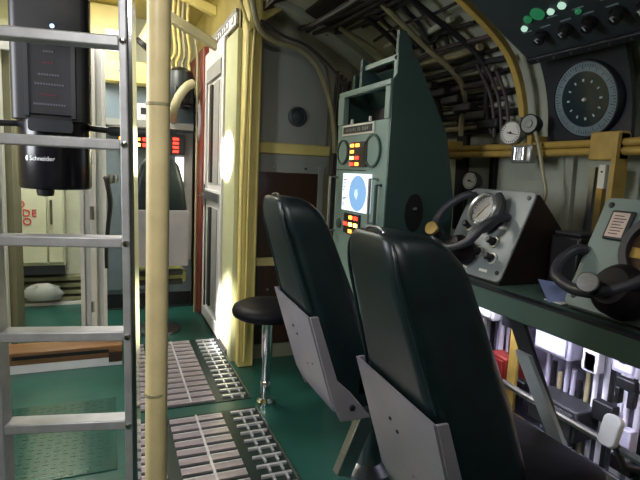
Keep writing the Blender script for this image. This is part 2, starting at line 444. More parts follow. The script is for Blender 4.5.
# maker's name bent round the drum
tx = text('maker_name', 'Schneider', .0235, FY(0, 0, 0), M_text, pe, spacing=.98)
lg = MB(FY(0, 0, 0)); lg.prism(circle(0, 0, .006, 18, .010), xyz, 0, .0015); lg.box(-.004, .020, -.012, -.008, 0, .0015) if False else None
logo = build('maker_logo', lg, M_text, pe)
def wrap(o, a0):
    for v in o.data.vertices:
        p = v.co / S
        ang = (p.x + a0) / .134
        rr = .1345 - p.y
        v.co = V((rr*math.sin(ang), -rr*math.cos(ang), p.z)) * S
    w = V((PX, 2.3, 1.455)); ORG[o] = w; o.location = (w - ORG[pe]) * S
wrap(tx, -.035)
wrap(logo, -.094)

# ================================================================== FLOOR GRATINGS
def grating(label, ya, n, pitch, sign):
    g = thing('floor_grating', (.45, ya + n*pitch/2, 0), label, 'grating', None)
    bed = MB().box(.10, .82, ya - .02, ya + n*pitch + .01, .0, .004)
    build('bed_plate', bed, mat('dark_green_bed', '#0f2420', .4, var=.2), g)
    for i in range(n):
        y = ya + i * pitch
        for a, b in ((.12, .235), (.30, .595)):
            sl_ = build('slat', MB().box(a, b, y, y + .042, .004, .014), M_slat, g)
            build('edge_glint', MB().box(a, b, y + .042, y + .050, .004, .0165), M_edge, sl_)  # pale strip paints the grazing light caught along the slat edge
        build('slot_bar', MB().box(.65, .80, y + .034, y + .05, .004, .016), M_edge, g)
        for xx in (.70, .765):
            build('slot_cross', MB().box(xx, xx + .010, y - .010, y + .034, .004, .015), M_edge, g)
    build('bearing_bar', MB().box(.443, .455, ya, ya + n*pitch - .02, .004, .018), M_edge, g)
    build('edge_strip', MB().box(.812, .82, ya - .02, ya + n*pitch, .004, .012), M_alu, g)
    return g
grating('nearer floor grating of aluminium slats on green floor', 1.90, 11, .0835, 1)
grating('farther floor grating of aluminium slats beside the white door', 2.97, 14, .0835, 1)
# checkered green mat left, in front of the ladder
ck = MB().box(-.95, .02, 2.4, 3.2, 0, .006)
for i in range(24):
    for j in range(20):
        x = -.93 + i*.0395; y = 2.42 + j*.039
        a = .013 if (i + j) % 2 else .005; b = .005 if (i + j) % 2 else .013
        ck.poly([[(x-a, y-b, .0062), (x+a, y-b, .0062), (x+a, y+b, .0062), (x-a, y+b, .0062)]]) if False else ck.box(x-a, x+a, y-b, y+b, .006, .0075)
one('tread_plate', ck, mat('green_tread_plate', '#1c483e', .18, .0, var=.12, scale=8, coat=.4), 'raised-pattern green tread plate on the floor behind the ladder', 'floor plate')

# ================================================================== CHAIRS
def xb(z): return .645 + (1.27 - z) * .32
def wz(z):
    if z > .85: return .205 - (z - .85) * .14
    return .205
def pad_ring(z, inset=0, back=0, front=None, n=8, w=None, th=None):
    x0_ = xb(z) + back; th = th if th is not None else .185 + max(0, 1.25 - z) * .085
    w = w if w is not None else wz(z) - inset
    pts = rrect(x0_, x0_ + th, -w, w, min(.06, th*.42, w*.9), n)
    return [(a, b, z) for a, b in pts]
def make_chair(loc, label, dz=0., sw=.205, fat=0.):
    ch = thing('operator_chair', loc, label, 'chair', None)
    L = V(loc) + V((0, 0, dz))
    sh_ = lambda p: V(p) + L
    rings = []
    for z in (.42, .46, .55, .7, .85, 1.0, 1.1, 1.17): rings.append(pad_ring(z, th=.19 + max(0, 1.25 - z) * .075 + fat))
    for k in range(1, 7):                                           # rounded crown
        a = k / 6 * PI / 2
        z = 1.17 + .15 * math.sin(a); c = math.cos(a)
        t0 = .19 + fat; w0 = wz(1.17)
        w = w0 * (.62 + .38 * c) if k < 6 else w0 * .55
        th = t0 * (.42 + .58 * c)
        x0_ = xb(z) + (t0 - th) * .22
        rings.append([(a_, b_, z) for a_, b_ in rrect(x0_, x0_ + th, -w, w, min(.05, th*.42), 8)])
    mb = MB(Matrix.Translation(L)).loft(rings)
    bk = build('backrest', mb, M_leather, ch, angle=60)
    # piping along both back edges
    for s_ in (-1, 1):
        pts = [(xb(z) + .008, s_*(wz(z) - .012), z) for z in (.86, 1.0, 1.1, 1.2)] + [(xb(1.27) + .02, s_*.13, 1.27), (xb(1.3) + .035, s_*.1, 1.305)]
        build('piping', MB(Matrix.Translation(L)).tube(pts, .006, 8, 4), M_leather, bk)
    build('headrest_trim', MB(Matrix.Translation(L)).tube([(.675, -.05, 1.31), (.675, -.045, 1.325), (.68, 0, 1.33), (.675, .045, 1.325), (.675, .05, 1.31)], .004, 8, 4), M_steel, bk)
    # painted shell: back sheet with curved top edge, both sides folded forward
    ny, nz = 12, 12
    def ztop(y): 
        t = max(0., (y + .212) / .424)
        return .845 + .03 * t
    def shell_pt(i, j, off):
        y = -.212 + .424 * i / ny
        zb = .37 + .10 * max(0., (abs(y) - .10) / .112) ** 2.2
        z = zb + (ztop(y) - zb) * j / nz
        return (xb(z) - .012 - off + .03 * max(0, (.45 - z) / .08), y, z)
    mb = MB(Matrix.Translation(L))
    for off in (0, .008):
        g = [[mb._v(shell_pt(i, j, off)) for j in range(nz+1)] for i in range(ny+1)]
        for i in range(ny):
            for j in range(nz): mb.bm.faces.new([g[i][j], g[i+1][j], g[i+1][j+1], g[i][j+1]])
        if off == 0: g0 = g
        else:
            ed = [(i, 0) for i in range(ny)] + [(ny, j) for j in range(nz)] + [(i, nz) for i in range(ny, 0, -1)] + [(0, j) for j in range(nz, 0, -1)]
            for a, b in zip(ed, ed[1:] + ed[:1]):
                mb.bm.faces.new([g0[a[0]][a[1]], g0[b[0]][b[1]], g[b[0]][b[1]], g[a[0]][a[1]]])
    shl = build('shell', mb, M_shell, ch)
    for s_ in (-1, 1):
        y = s_ * .212
        zt = ztop(y)
        out = [(xb(.37) + .0, .37), (xb(.37) + .15, .37), (xb(.5) + .08, .5), (xb(.56) + .035, .56), (xb(zt) + .025, zt), (xb(zt) - .012, zt), (xb(.45) - .014, .45)]
        build('side_flange', MB(Matrix.Translation(L)).prism(out, lambda a, b, d: (a, d, b), y - .005, y + .005), M_shell, shl, bevel=.003)
        build('pivot_bolt', MB(Matrix.Translation(L)).lathe([(.014, 0), (.012, .008), (0, .01)], (xb(.43) + .07, y + s_*.005, .43), (0, s_, 0), 12), M_plate, shl)
    for (y, z, r) in ((.05, .73, .007), (.02, .70, .007), (-.10, .60, .005), (-.02, .57, .005)):
        build('rivet', MB(Matrix.Translation(L)).lathe([(r, 0), (r*.8, .004), (0, .005)], (xb(z) - .02, y, z), (-1, 0, -.27), 8), M_plate if r > .006 else M_chrome, shl)
    # seat cushion
    cr = []
    for z, d in ((.46, .02), (.48, 0), (.56, 0), (.59, .015), (.605, .06)):
        cr.append([(a, b, z) for a, b in rrect(.95 + d, 1.44 - d, -sw + d, sw - d, .07, 6)])
    build('seat', MB(Matrix.Translation(L)).loft(cr), M_leather_d, ch)
    build('seat_pan', MB(Matrix.Translation(L)).prism(rrect(.92, 1.38, -.2, .2, .03), xyz, .41, .46), M_steel, ch)
    # linkage + pedestal
    build('diagonal_bracket', MB(Matrix.Translation(L)).prism([(.93, .12), (1.0, .10), (1.11, .38), (1.04, .40)], lambda a, b, d: (a, d, b), -.215, -.165), M_alu, ch, bevel=.004)
    build('pedestal', MB(Matrix.Translation(loc)).lathe([(.13, 0), (.13, .02), (.07, .05), (.06, .12), (.06, .41 + dz)], (1.20, 0, 0)), M_steel, ch)
    return ch
near = make_chair((-.005, 1.20, 0), 'nearest dark green leather chair with riveted grey back shell', -.02, .27, .055)
far = make_chair((-.03, 2.03, 0), 'reclined green leather chair between the nearest chair and the black stool', .025, .205, .02)

# far chair, its back to the camera, behind the stanchion
fc = thing('operator_chair', (.38, 4.35, 0), 'far chair with pale grey back shell seen behind the cream stanchion', 'chair')
rings = []
for z, w, y_, t_ in ((.62, .2, 4.30, .12), (.85, .215, 4.28, .12), (1.1, .215, 4.26, .12), (1.3, .19, 4.26, .11), (1.45, .15, 4.27, .1), (1.53, .09, 4.29, .07), (1.55, .05, 4.30, .05)):
    rings.append([(.375 + a, b, z) for a, b in rrect(-w, w, y_, y_ + t_, min(.04, w*.8, t_*.45), 6)])
build('backrest', MB().loft(rings), M_leather, fc, angle=60)
build('shell', MB().prism(rrect(-.222, .222, .63, 1.09, .01), lambda a, b, d: (.375 + a, d - (1.09-b)*.02, b), 4.225, 4.245), M_shell, fc, bevel=.004)
for z in (.56, .48): build('bracket', MB().box(.18, .56, 4.28, 4.36, z - .02, z + .02), M_black, fc)
build('seat', MB().prism(rrect(.14, .60, 4.32, 4.74, .06), xyz, .46, .56), mat('olive_seat_cloth', '#6f7038', .6), fc, bevel=.02)
build('pedestal', MB().lathe([(.2, 0), (.2, .025), (.07, .06), (.06, .46)], (.375, 4.5, 0)), M_steel, fc)

# stool
sl = thing('round_stool', (.887, 2.86, 0), 'low round black stool on a chrome stem beside the corner post', 'stool')
build('seat', MB().lathe([(0, .565), (.19, .565), (.215, .58), (.22, .605), (.21, .63), (.17, .648), (.08, .655), (0, .656)], (.887, 2.86, 0), (0, 0, 1), 40), M_leather_d, sl, angle=60)
build('seat_plate', MB().lathe([(.12, .55), (.12, .566)], (.887, 2.86, 0)), M_steel, sl)
build('stem', MB().lathe([(.027, .06), (.027, .3), (.034, .31), (.034, .55)], (.887, 2.86, 0)), M_chrome, sl)
build('foot_ring', MB().lathe([(.055, 0), (.055, .02), (.035, .04), (.03, .1), (.033, .11), (.033, .14), (.027, .15)], (.887, 2.86, 0)), M_chrome, sl)

# ================================================================== MIDDLE DISTANCE
bc = thing('instrument_cabinet', (.3, 5.4, 0), 'blue-grey instrument cabinet behind the far chair', 'cabinet')
build('body', MB().box(-.16, .785, 5.25, 5.74, 0, 2.19), M_bluegrey, bc, bevel=.01)
build('top_ledge', MB().box(-.18, .755, 5.08, 5.25, 1.80, 1.86), M_gpanel, bc)
build('side_panel', MB().box(.62, .77, 5.225, 5.25, .5, 1.78), M_gpanel, bc)
build('front_panel', MB().box(-.1, .55, 5.23, 5.25, .2, 1.78), M_bluegrey, bc, bevel=.006)
build('kick_plate', MB().box(-.1, .77, 5.235, 5.25, .02, .16), M_black, bc)
wi = thing('white_instrument', (.31, 5.2, 1.89), 'small white instrument box on the blue-grey cabinet', 'instrument')
build('case', MB().box(.23, .40, 5.11, 5.245, 1.86, 2.02), M_door, wi, bevel=.01)
build('window', MB().box(.27, .37, 5.105, 5.112, 1.92, 1.98), M_plate, wi)
def led_sign(x0_, x1_, z0, z1, y, label, cells, holder):
    t = thing('led_display', ((x0_+x1_)/2, y, z0), label, 'display')
    build('case', MB().box(x0_, x1_, y, y + .06, z0, z1), M_black, t, bevel=.004)
    n, rows = cells
    for r in range(rows):
        for c in range(n):
            a = x0_ + .02 + (x1_-x0_-.04) * c / n; w = (x1_-x0_-.04) / n * .6
            b = z0 + .02 + (z1-z0-.04) * r / rows; h = (z1-z0-.04) / rows * .55
            build('digit', MB().box(a, a + w, y - .004, y, b, b + h), (E_amber if (c+r) % 3 == 0 else E_orange) if n > 2 and c < 4 else E_red, t)
    return t
led_sign(.06, .36, 1.60, 1.75, 5.15, 'red lit number display left of the stanchion above the far chair', (5, 2), None)
led_sign(.46, .68, 1.56, 1.76, 5.15, 'red lit number display right of the stanchion above the far chair', (2, 4), None)
build('lit_panel', MB().box(.60, .68, 5.19, 5.225, 1.30, 1.54), emit('white_lit_panel', '#fff2f0', 1.6, '#dddddd'), bc)
# yellow gear above the cabinet
yp = thing('notice_board', (-.02, 5.4, 2.4), 'tall yellow board with white notice above the cabinet', 'board')
build('plate', MB().box(-.2, .16, 5.35, 5.42, 2.43, 2.92), M_yellow, yp, bevel=.01)
build('notice', MB().box(-.03, .10, 5.335, 5.35, 2.50, 2.70), M_whitepaper, yp)
for nm, a, b, lab in (('junction_box', -.10, .13, 'left yellow junction box under the white notice'), ('junction_box', .15, .37, 'right yellow junction box beside the cream stanchion')):
    jb = thing(nm, ((a+b)/2, 5.3, 2.19), lab, 'junction box')
    build('case', MB().box(a, b, 5.15, 5.35, 2.19, 2.40), M_yellow, jb, bevel=.015)
    build('lid', MB().box(a + .01, b - .01, 5.13, 5.15, 2.20, 2.34), M_yellow, jb, bevel=.01)
    build('screw', MB().lathe([(.01, 0), (0, .01)], (a + .05, 5.13, 2.3), (0, -1, 0), 8).lathe([(.01, 0), (0, .01)], (b - .05, 5.13, 2.3), (0, -1, 0), 8), M_steel, jb)
tk = thing('duct_elbow', (.34, 5.1, 2.5), 'fat cream duct elbow behind the top of the stanchion', 'duct')
build('pipe', MB().tube([(.44, 5.1, 2.93), (.40, 5.1, 2.75), (.34, 5.1, 2.62), (.30, 5.12, 2.56)], .075, 16, 4), M_pole, tk)
build('mouth', MB().lathe([(.08, 0), (.08, .04)], (.305, 5.115, 2.565), (-.6, .1, -.7), 20), M_dark, tk)
for i in range(5):
    x = .50 + i * .045
    one('conduit', MB().tube([(.50 + i*.042, 4.9, 2.93), (.50 + i*.042, 4.95, 2.72), (x + .02, 5.0, 2.5), (x - .03 + i*.012, 5.05, 2.42), (x - .02 + i*.012, 5.06, 2.36)], .014, 8, 5),
        M_yellow if i % 3 else M_pipeb, 'thin yellow conduit dropping into the dark motor behind the stanchion', 'conduit', 'thin yellow conduits beside the stanchion')
mo = thing('electric_motor', (.66, 5.06, 1.98), 'dark green motor below the yellow conduits', 'motor')
build('body', MB().lathe([(.08, 0), (.13, .02), (.14, .22), (.12, .30), (.06, .34), (0, .34)], (.62, 5.07, 2.03), (0, 0, 1), 20), mat('dark_green_motor', '#111a1a', .4, var=.3), mo)
build('terminal_box', MB().box(.55, .64, 4.88, 4.95, 2.06, 2.18), mat('dark_green_motor', '#1d2f2b'), mo, bevel=.01)
build('mount_plate', MB().box(.53, .71, 5.0, 5.2, 2.01, 2.03), M_plate, mo)
one('curved_hose', MB().tube([(.57, 5.12, 1.885), (.55, 4.96, 1.925), (.55, 4.86, 1.99), (.59, 4.82, 2.09), (.65, 4.82, 2.17), (.71, 4.85, 2.21)], .04, 14, 6), M_pipeb, 'thick yellow hose curving up beside the dark motor', 'hose')
one('curved_cable', MB().tube([(.70, 4.85, 2.72), (.75, 4.9, 2.5), (.772, 4.98, 2.2), (.775, 5.0, 1.6), (.775, 5.0, .9), (.775, 5.0, .0)], .012, 8, 6), M_pipeb, 'slim beige cable curving down beside the red-brown panel', 'cable')
one('ceiling_beam', MB().prism([(.40, 2.60), (.84, 2.40), (.84, 2.47), (.40, 2.68)], lambda a, b, d: (a, d, b), 4.28, 4.36), M_pipeb, 'slanting olive beam between stanchion top and door sign', 'beam', bevel=.006)
one('ceiling_beam', MB().prism([(.30, 2.93), (.86, 2.75), (.86, 2.83), (.42, 2.94)], lambda a, b, d: (a, d, b), 4.55, 4.62), M_yellow, 'upper yellow beam under the ceiling over the door sign', 'beam', bevel=.006)
one('hanging_strap', MB().tube([(-.03, 4.12, 1.34), (-.02, 4.10, 1.3), (.0, 4.1, 1.15), (-.015, 4.1, 1.0), (-.03, 4.1, .8), (-.03, 4.1, .65)], [.022, .014], 8, 4), M_black, 'black strap hanging on the right doorway jamb', 'strap')
one('wall_hook', MB().lathe([(.03, 0), (.035, .02), (.035, .06), (0, .07)], (.02, 4.1, 1.3)), M_steel, 'small steel hook above the black strap', 'hook')

# conduits beside the post
def cond(pts, r, lab, m=M_yellow): return one('conduit', MB().tube(pts, r, 10, 6), m, lab, 'conduit')
cond([(.70, 3.38, 2.90), (.76, 3.38, 2.62), (.83, 3.40, 2.45), (.862, 3.42, 2.36), (.858, 3.42, 2.0), (.842, 3.42, 1.3), (.845, 3.42, .7), (.845, 3.42, .06)], .010, 'left of the twin yellow conduits running down the corner post')
cond([(.76, 3.36, 2.90), (.82, 3.36, 2.6), (.87, 3.38, 2.44), (.90, 3.42, 2.36), (.895, 3.43, 2.1), (.892, 3.43, 1.3), (.892, 3.43, .7), (.892, 3.43, .06)], .009, 'right of the twin yellow conduits running down the corner post')
cond([(.80, 3.30, 2.90), (.85, 3.32, 2.55), (.92, 3.36, 2.37), (1.06, 3.42, 2.32), (1.24, 3.45, 2.30), (1.38, 3.46, 2.2), (1.48, 3.46, 2.0), (1.535, 3.46, 1.78), (1.55, 3.46, 1.6)], .019, 'olive conduit arching across the grey wall panel', M_pipeb)
cond([(.92, 3.34, 2.42), (1.1, 3.42, 2.37), (1.3, 3.45, 2.33), (1.5, 3.46, 2.2), (1.62, 3.46, 2.06)], .010, 'thin brown cable above the arching olive conduit', M_cableb)
sp = thing('wall_speaker', (1.285, 3.585, 1.79), 'small round grey speaker on the grey wall panel', 'speaker')
F = FY(1.285, 3.585, 1.855)
build('rim', MB(F).lathe([(.072, 0), (.07, .02), (.055, .03), (.05, .02), (.05, .0)], (0, 0, 0)), M_ovh, sp)
build('grille', MB(F).lathe([(.048, .012), (.03, .02), (.028, .014), (.012, .022), (0, .024)], (0, 0, 0)), M_ovh, sp)
for i in range(5):
    one('cable', MB().tube([(1.56 + i*.035, 3.5, 2.2 - i*.02), (1.545 + i*.03, 3.5, 1.9), (1.55 + i*.028, 3.49, 1.5), (1.53 + i*.03, 3.5, 1.0), (1.55 + i*.03, 3.5, .2)], .013, 8, 4), M_cablek if i % 2 else M_cableb,
        'dark cable running down behind the display cabinet', 'cable', 'cables between wall panel and display cabinet')

# ================================================================== DISPLAY CABINET (faces the passage)
cb = thing('display_cabinet', (1.5, 2.55, 0), 'grey-green electronics cabinet with lit radar screen', 'cabinet')
prof = [(1.3, 0), (1.72, 0), (1.72, 1.33), (1.645, 1.68), (1.5, 1.74), (1.3, 1.74)]
build('body', MB().prism(prof, lambda a, b, d: (a, d, b), 2.252, 2.87), M_cab, cb, bevel=.006)
up_ = [(1.3, 1.74), (1.625, 1.74), (1.43, 2.04), (1.385, 2.05), (1.385, 1.95), (1.3, 1.93)]
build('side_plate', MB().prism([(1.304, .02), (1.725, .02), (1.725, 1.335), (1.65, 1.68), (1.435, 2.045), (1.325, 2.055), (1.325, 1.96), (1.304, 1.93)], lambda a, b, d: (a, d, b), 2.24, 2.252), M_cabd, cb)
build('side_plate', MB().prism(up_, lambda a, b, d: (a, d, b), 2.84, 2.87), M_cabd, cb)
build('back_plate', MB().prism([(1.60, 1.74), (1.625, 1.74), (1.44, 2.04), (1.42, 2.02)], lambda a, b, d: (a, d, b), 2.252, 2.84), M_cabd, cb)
hd_ = MB(); hd_.box(1.296, 1.33, 2.252, 2.87, 1.905, 1.935).box(1.296, 1.33, 2.252, 2.30, 1.74, 1.905).box(1.296, 1.33, 2.79, 2.87, 1.74, 1.905)
build('window_frame', hd_, M_cab, cb, bevel=.003)
build('upper_bar', MB().box(1.325, 1.35, 2.252, 2.66, 2.03, 2.055).box(1.325, 1.35, 2.252, 2.28, 1.93, 2.05).box(1.325, 1.35, 2.62, 2.66, 1.93, 2.05), M_cab, cb)
build('gusset', MB().prism([(1.31, 1.935), (1.48, 1.935), (1.33, 2.09), (1.31, 2.09)], lambda a, b, d: (a, d, b), 2.60, 2.625), M_cabd, cb)
build('gusset', MB().prism([(1.33, 2.04), (1.43, 2.04), (1.40, 2.12), (1.37, 2.17), (1.33, 2.17)], lambda a, b, d: (a, d, b), 2.255, 2.28), M_cabd, cb)
build('orange_component', MB().box(1.42, 1.47, 2.44, 2.50, 1.745, 1.86), M_orange, cb, bevel=.004)
build('inner_component', MB().box(1.45, 1.56, 2.56, 2.75, 1.745, 1.84), M_black, cb, bevel=.006)
for y in (2.45, 2.67): build('clip', MB().box(1.292, 1.302, y-.008, y+.008, 1.74, 1.765), M_door, cb)
F = FX(1.3, 2.56, 0)          # a = 2.56 - y
def fa(y): return 2.56 - y
npl = build('name_plate', MB(F).box(fa(2.79), fa(2.40), 1.675, 1.735, 0, .006), M_white, cb)
build('plate_field', MB(F).box(fa(2.775), fa(2.415), 1.685, 1.725, .006, .008), M_black, npl)
ltr = MB(F)
for i in range(15):
    if i in (7, 10): continue
    x = fa(2.735) + i*.019
    ltr.box(x, x + .004, 1.696, 1.714, .008, .0092).box(x, x + .012, 1.696 + (i % 3)*.007, 1.70 + (i % 3)*.007, .008, .0092)
build('plate_lettering', ltr, M_gpanel, npl)
for y, r in ((2.77, .075), (2.40, .09)):
    m_ = MB(F); annulus(m_, fa(y), 1.58, r - .012, r, 0, .012)
    dl = build('round_cover', m_, M_cabd, cb)
    build('cover_face', MB(F).prism(circle(fa(y), 1.58, r - .012), xyz, 0, .005), M_cab, dl)
def led_block(y0_, y1_, z0, z1, cols, rows, lit):
    k = build('led_block', MB(F).box(fa(y1_), fa(y0_), z0, z1, 0, .012), M_black, cb, bevel=.003)
    for c in range(cols):
        for r in range(rows):
            if (c, r) not in lit: continue
            a = fa(y1_) + (y1_-y0_) * (c + .12) / cols; w = (y1_-y0_) / cols * .6
            b = z0 + (z1-z0) * (r + .15) / rows; h = (z1-z0) / rows * .5
            build('lit_digit', MB(F).box(a, a + w, b, b + h, .012, .015), lit[(c, r)], k)
    return k
led_block(2.46, 2.66, 1.495, 1.635, 3, 4, {(0, 0): E_red, (0, 1): E_amber, (0, 2): E_orange, (0, 3): E_orange, (1, 0): E_orange, (1, 1): E_red, (1, 3): E_orange})
led_block(2.50, 2.70, 1.105, 1.225, 3, 3, {(1, 0): E_orange, (1, 1): E_amber, (1, 2): E_orange, (2, 1): E_amber, (2, 2): E_red, (0, 1): E_red})
scn = build('radar_screen', MB(F).box(fa(2.735), fa(2.395), 1.24, 1.455, 0, .012), E_screen, cb)
build('radar_disc', MB(F).prism(circle(fa(2.535), 1.345, .105, 32, .10), xyz, .012, .0135), E_blue, scn)
build('land_patch', MB(F).prism([(-.01, 1.33), (.02, 1.31), (.035, 1.34), (.02, 1.37), (-.005, 1.36)], xyz, .0135, .0145), E_pale, scn)
tx_ = MB(F)
for i, z in enumerate((1.43, 1.415, 1.395, 1.375, 1.355, 1.31, 1.30, 1.275, 1.262)): tx_.box(fa(2.725), fa(2.725) + .02 + (i*7 % 4)*.008, z, z + .006, .012, .013)
build('screen_text', tx_, emit('screen_text_grey', '#8a98ac', .4), scn)
build('seam', MB(F).box(fa(2.86), fa(2.47), 1.472, 1.478, 0, .004), M_plate, cb)
build('handle_bar', MB(F).tube([(fa(2.325), 1.43, 0), (fa(2.325), 1.43, .05), (fa(2.325), 1.20, .05), (fa(2.325), 1.20, 0)], .009, 8), M_alu, cb)
build('handle_bar', MB(F).tube([(fa(2.29), 1.40, 0), (fa(2.29), 1.40, .03), (fa(2.29), 1.0, .03), (fa(2.29), 1.0, 0)], .009, 8), M_cabd, cb)
build('handle_bar', MB(F).tube([(fa(2.84), 1.43, 0), (fa(2.84), 1.43, .05), (fa(2.84), 1.1, .05), (fa(2.84), 1.1, 0)], .009, 8), M_alu, cb)
build('small_dial', MB(F).lathe([(.03, 0), (.03, .01), (.02, .015), (0, .015)], (fa(2.78), 1.15, 0)), M_cabd, cb)
F = FY(1.475, 2.24, 1.265)
cv = build('side_recess', MB(F).prism(circle(0, 0, .055, 24, .10), xyz, 0, .006), M_dark, cb)
build('side_lens', MB(F).lathe([(.012, .006), (.01, .016), (0, .02)], (0, .02, 0), (0, 0, 1), 12), M_chrome, cv)

# ================================================================== STEERING DESK
dk = thing('control_desk', (1.75, 1.5, 0), 'long grey-green control desk along the hull carrying both steering consoles', 'desk')
build('worktop', MB().box(1.46, 2.035, .3, 2.22, .985, 1.01), M_desk, dk, bevel=.006)
build('front_beam', MB().box(1.445, 1.475, .3, 2.22, .915, 1.005), M_desk, dk, bevel=.006)
build('edge_trim', MB().box(1.44, 1.48, .3, 2.22, 1.003, 1.012), M_plate, dk)
lg_ = MB(); lg_.prism([(1.505, .915), (1.40, .915), (1.22, .56), (1.22, .40), (1.30, .40), (1.30, .56)], lambda a, b, d: (d, a, b), 1.455, 1.50)
def brace(y0_, z0, y1_, z1, w, x0_, x1_): return MB().prism([(y0_ + w, z0), (y0_ - w, z0), (y1_ - w, z1), (y1_ + w, z1)], lambda a, b, d: (d, a, b), x0_, x1_)
build('leg_brace', brace(1.47, .915, 1.20, .50, .04, 1.475, 1.49), M_plate, dk)
build('leg_brace', brace(1.40, .80, 1.17, .50, .035, 1.455, 1.474), mat('pale_steel_paint', '#9aa3ac', .4, .2), dk)
build('leg', MB().box(1.47, 1.50, 1.13, 1.21, 0, .52), M_plate, dk)
build('leg', MB().box(1.46, 1.50, 2.16, 2.22, 0, .915), M_desk, dk)
build('leg', MB().box(1.46, 1.50, .3, .36, 0, .915), M_desk, dk)
build('label_strip', MB(FX(1.445, 1.35, .96)).box(-.03, .03, -.008, .008, 0, .002), M_white, dk) if False else None

def make_console(yc, label, variant):
    t = thing('steering_console', (1.62, yc, 1.01), label, 'console')
    hw = .205
    u = V((0, -1, 0)); v = V((.16, 0, .375)).normalized()
    F = frame((1.505, yc, 1.035), u, v)
    fm = M_face if variant == 1 else M_face2
    build('face_plate', MB(F).prism(rrect(-hw, hw, -.01, .41, .025), xyz, -.012, 0), fm, t, bevel=.004)
    build('housing', MB().prism([(1.512, 1.012), (1.90, 1.012), (1.90, 1.20), (1.70, 1.40), (1.667, 1.40)], lambda a, b, d: (a, d, b), yc - hw + .012, yc + hw - .012), mat('near_black_brown_enamel', '#251b1a', .45, var=.2), t, bevel=.006)
    for a, b in ((-hw + .03, .38), (hw - .03, .38), (-hw + .03, .03), (hw - .03, .03)):
        build('corner_screw', MB(F).lathe([(.011, 0), (.01, .004), (0, .005)], (a, b, 0), (0, 0, 1), 10), M_black, t)
    if variant == 1:
        gx, gy, gr = -.015, .285, .085
        g = build('depth_gauge', MB(F).lathe([(gr, 0), (gr, .055), (gr - .008, .065), (gr - .016, .06), (gr - .018, .045), (0, .045)], (gx, gy, 0), (0, 0, 1), 32), M_silver, t)
        build('gauge_face', MB(F).prism(circle(gx, gy, gr - .02), xyz, .045, .047), mat('dark_bronze_dial', '#3b332f', .3, var=.2, scale=30), g)
        tk_ = MB(F)
        for k in range(24):
            a = 2*PI*k/24; c, s_ = math.cos(a), math.sin(a)
            tk_.tube([(gx + c*.05, gy + s_*.05, .0475), (gx + c*.06, gy + s_*.06, .0475)], .0016, 4)
        build('gauge_ticks', tk_, M_tick, g)
        build('gauge_needle', MB(F).prism([(gx-.03, gy-.035), (gx-.022, gy-.038), (gx+.03, gy+.04)], xyz, .048, .05), M_pipeb, g)
        build('gauge_hood', MB(F).tube([(gx + .094*math.cos(a), gy + .094*math.sin(a), .035) for a in [math.radians(-70 + 10*k) for k in range(14)]], .02, 8), M_rim, g)
        knobs = ((-.11, .215), (.085, .16), (.02, .10), (.115, .085))
    else:
        m_ = MB(F); m_.box(-.155, -.07, .25, .36, 0, .012)
        g = build('window_frame', m_, M_plate, t, bevel=.006)
        build('paper_scale', MB(F).box(-.145, -.082, .26, .35, .012, .014), mat('pinkish_scale_paper', '#c9b3a8', .5), g)
        pr = MB(F)
        for k in range(7): pr.box(-.135, -.10 + (k % 3)*.006, .27 + k*.011, .273 + k*.011, .014, .0146)
        build('scale_print', pr, M_needle, g)
        m_ = MB(F); annulus(m_, .06, .24, .10, .125, 0, .03)
        g2 = build('big_dial_bezel', m_, M_rim, t)
        build('big_dial_face', MB(F).prism(circle(.06, .24, .1), xyz, 0, .01), M_brown, g2)
        build('big_dial_bar', MB(F).box(-.03, .15, .20, .235, .01, .014), M_brass, g2)
        knobs = ((.0, .105), (.12, .075))
    for a, b in knobs:
        k = build('knob', MB(F).lathe([(.02, 0), (.02, .01), (.014, .012), (.016, .04), (.012, .045), (0, .045)], (a, b, 0), (0, 0, 1), 16), M_black, t)
        build('knob_skirt', MB(F).lathe([(.028, 0), (.028, .006), (.02, .008)], (a, b, 0), (0, 0, 1), 20), M_silver, k)
    build('toggle', MB(F).tube([(-.02, .12, 0), (-.03, .125, .03), (-.035, .14, .05)], .007, 8), M_chrome, t)
    for a, b in ((.10, .23), (-.04, .02), (.09, .025)):
        build('engraved_label', MB(F).box(a - .025, a + .025, b - .006, b + .006, 0, .002), M_white, t)
    # U-shaped steering yoke standing off the plate
    dz = 0 if variant == 1 else .0
    if variant == 1:
        pth = [(-.15, .36, 0), (-.165, .35, .05), (-.215, .27, .09), (-.225, .18, .11), (-.19, .11, .12), (-.1, .065, .125), (.0, .07, .125), (.075, .12, .12), (.105, .19, .11), (.11, .25, .06), (.105, .28, 0)]
    else:
        pth = [(-.2, .2, 0), (-.215, .185, .03), (-.225, .13, .065), (-.205, .075, .09), (-.15, .045, .105), (-.07, .03, .115), (.03, .05, .12), (.11, .11, .11), (.15, .2, .08), (.15, .27, .04), (.14, .29, 0)]
    w = build('steering_yoke', MB(F).tube(pth, .019, 12, 5), M_rim, t)
    hr = .062 if variant == 1 else .085
    hx_ = -.03 if variant == 1 else .03
    hy_ = .08 if variant == 1 else .07
    build('yoke_hub', MB(F).lathe([(hr*.7, 0), (hr, .03), (hr, .09), (hr*.7, .125), (0, .13)], (hx_, hy_, 0), (0, 0, 1), 24), M_maroon, w)
    kx, ky = (-.19, .12) if variant == 1 else (-.06, .05)
    kb = build('yoke_grip', MB(F).lathe([(.02, .11), (.026, .13), (.027, .185), (.024, .19)], (kx, ky, 0), (.35, 0, 1), 20), M_black, w)
    build('grip_cap', MB(F).lathe([(.031, .188), (.033, .192), (.033, .204), (.03, .207), (0, .208)], (kx, ky, 0), (.35, 0, 1), 24), M_brass if variant == 1 else M_alu, kb)
    return t
make_console(1.81, 'farther grey steering console with round gauge and dark yoke', 1)
make_console(1.075, 'nearer green-grey steering console cut by the right picture edge', 2)
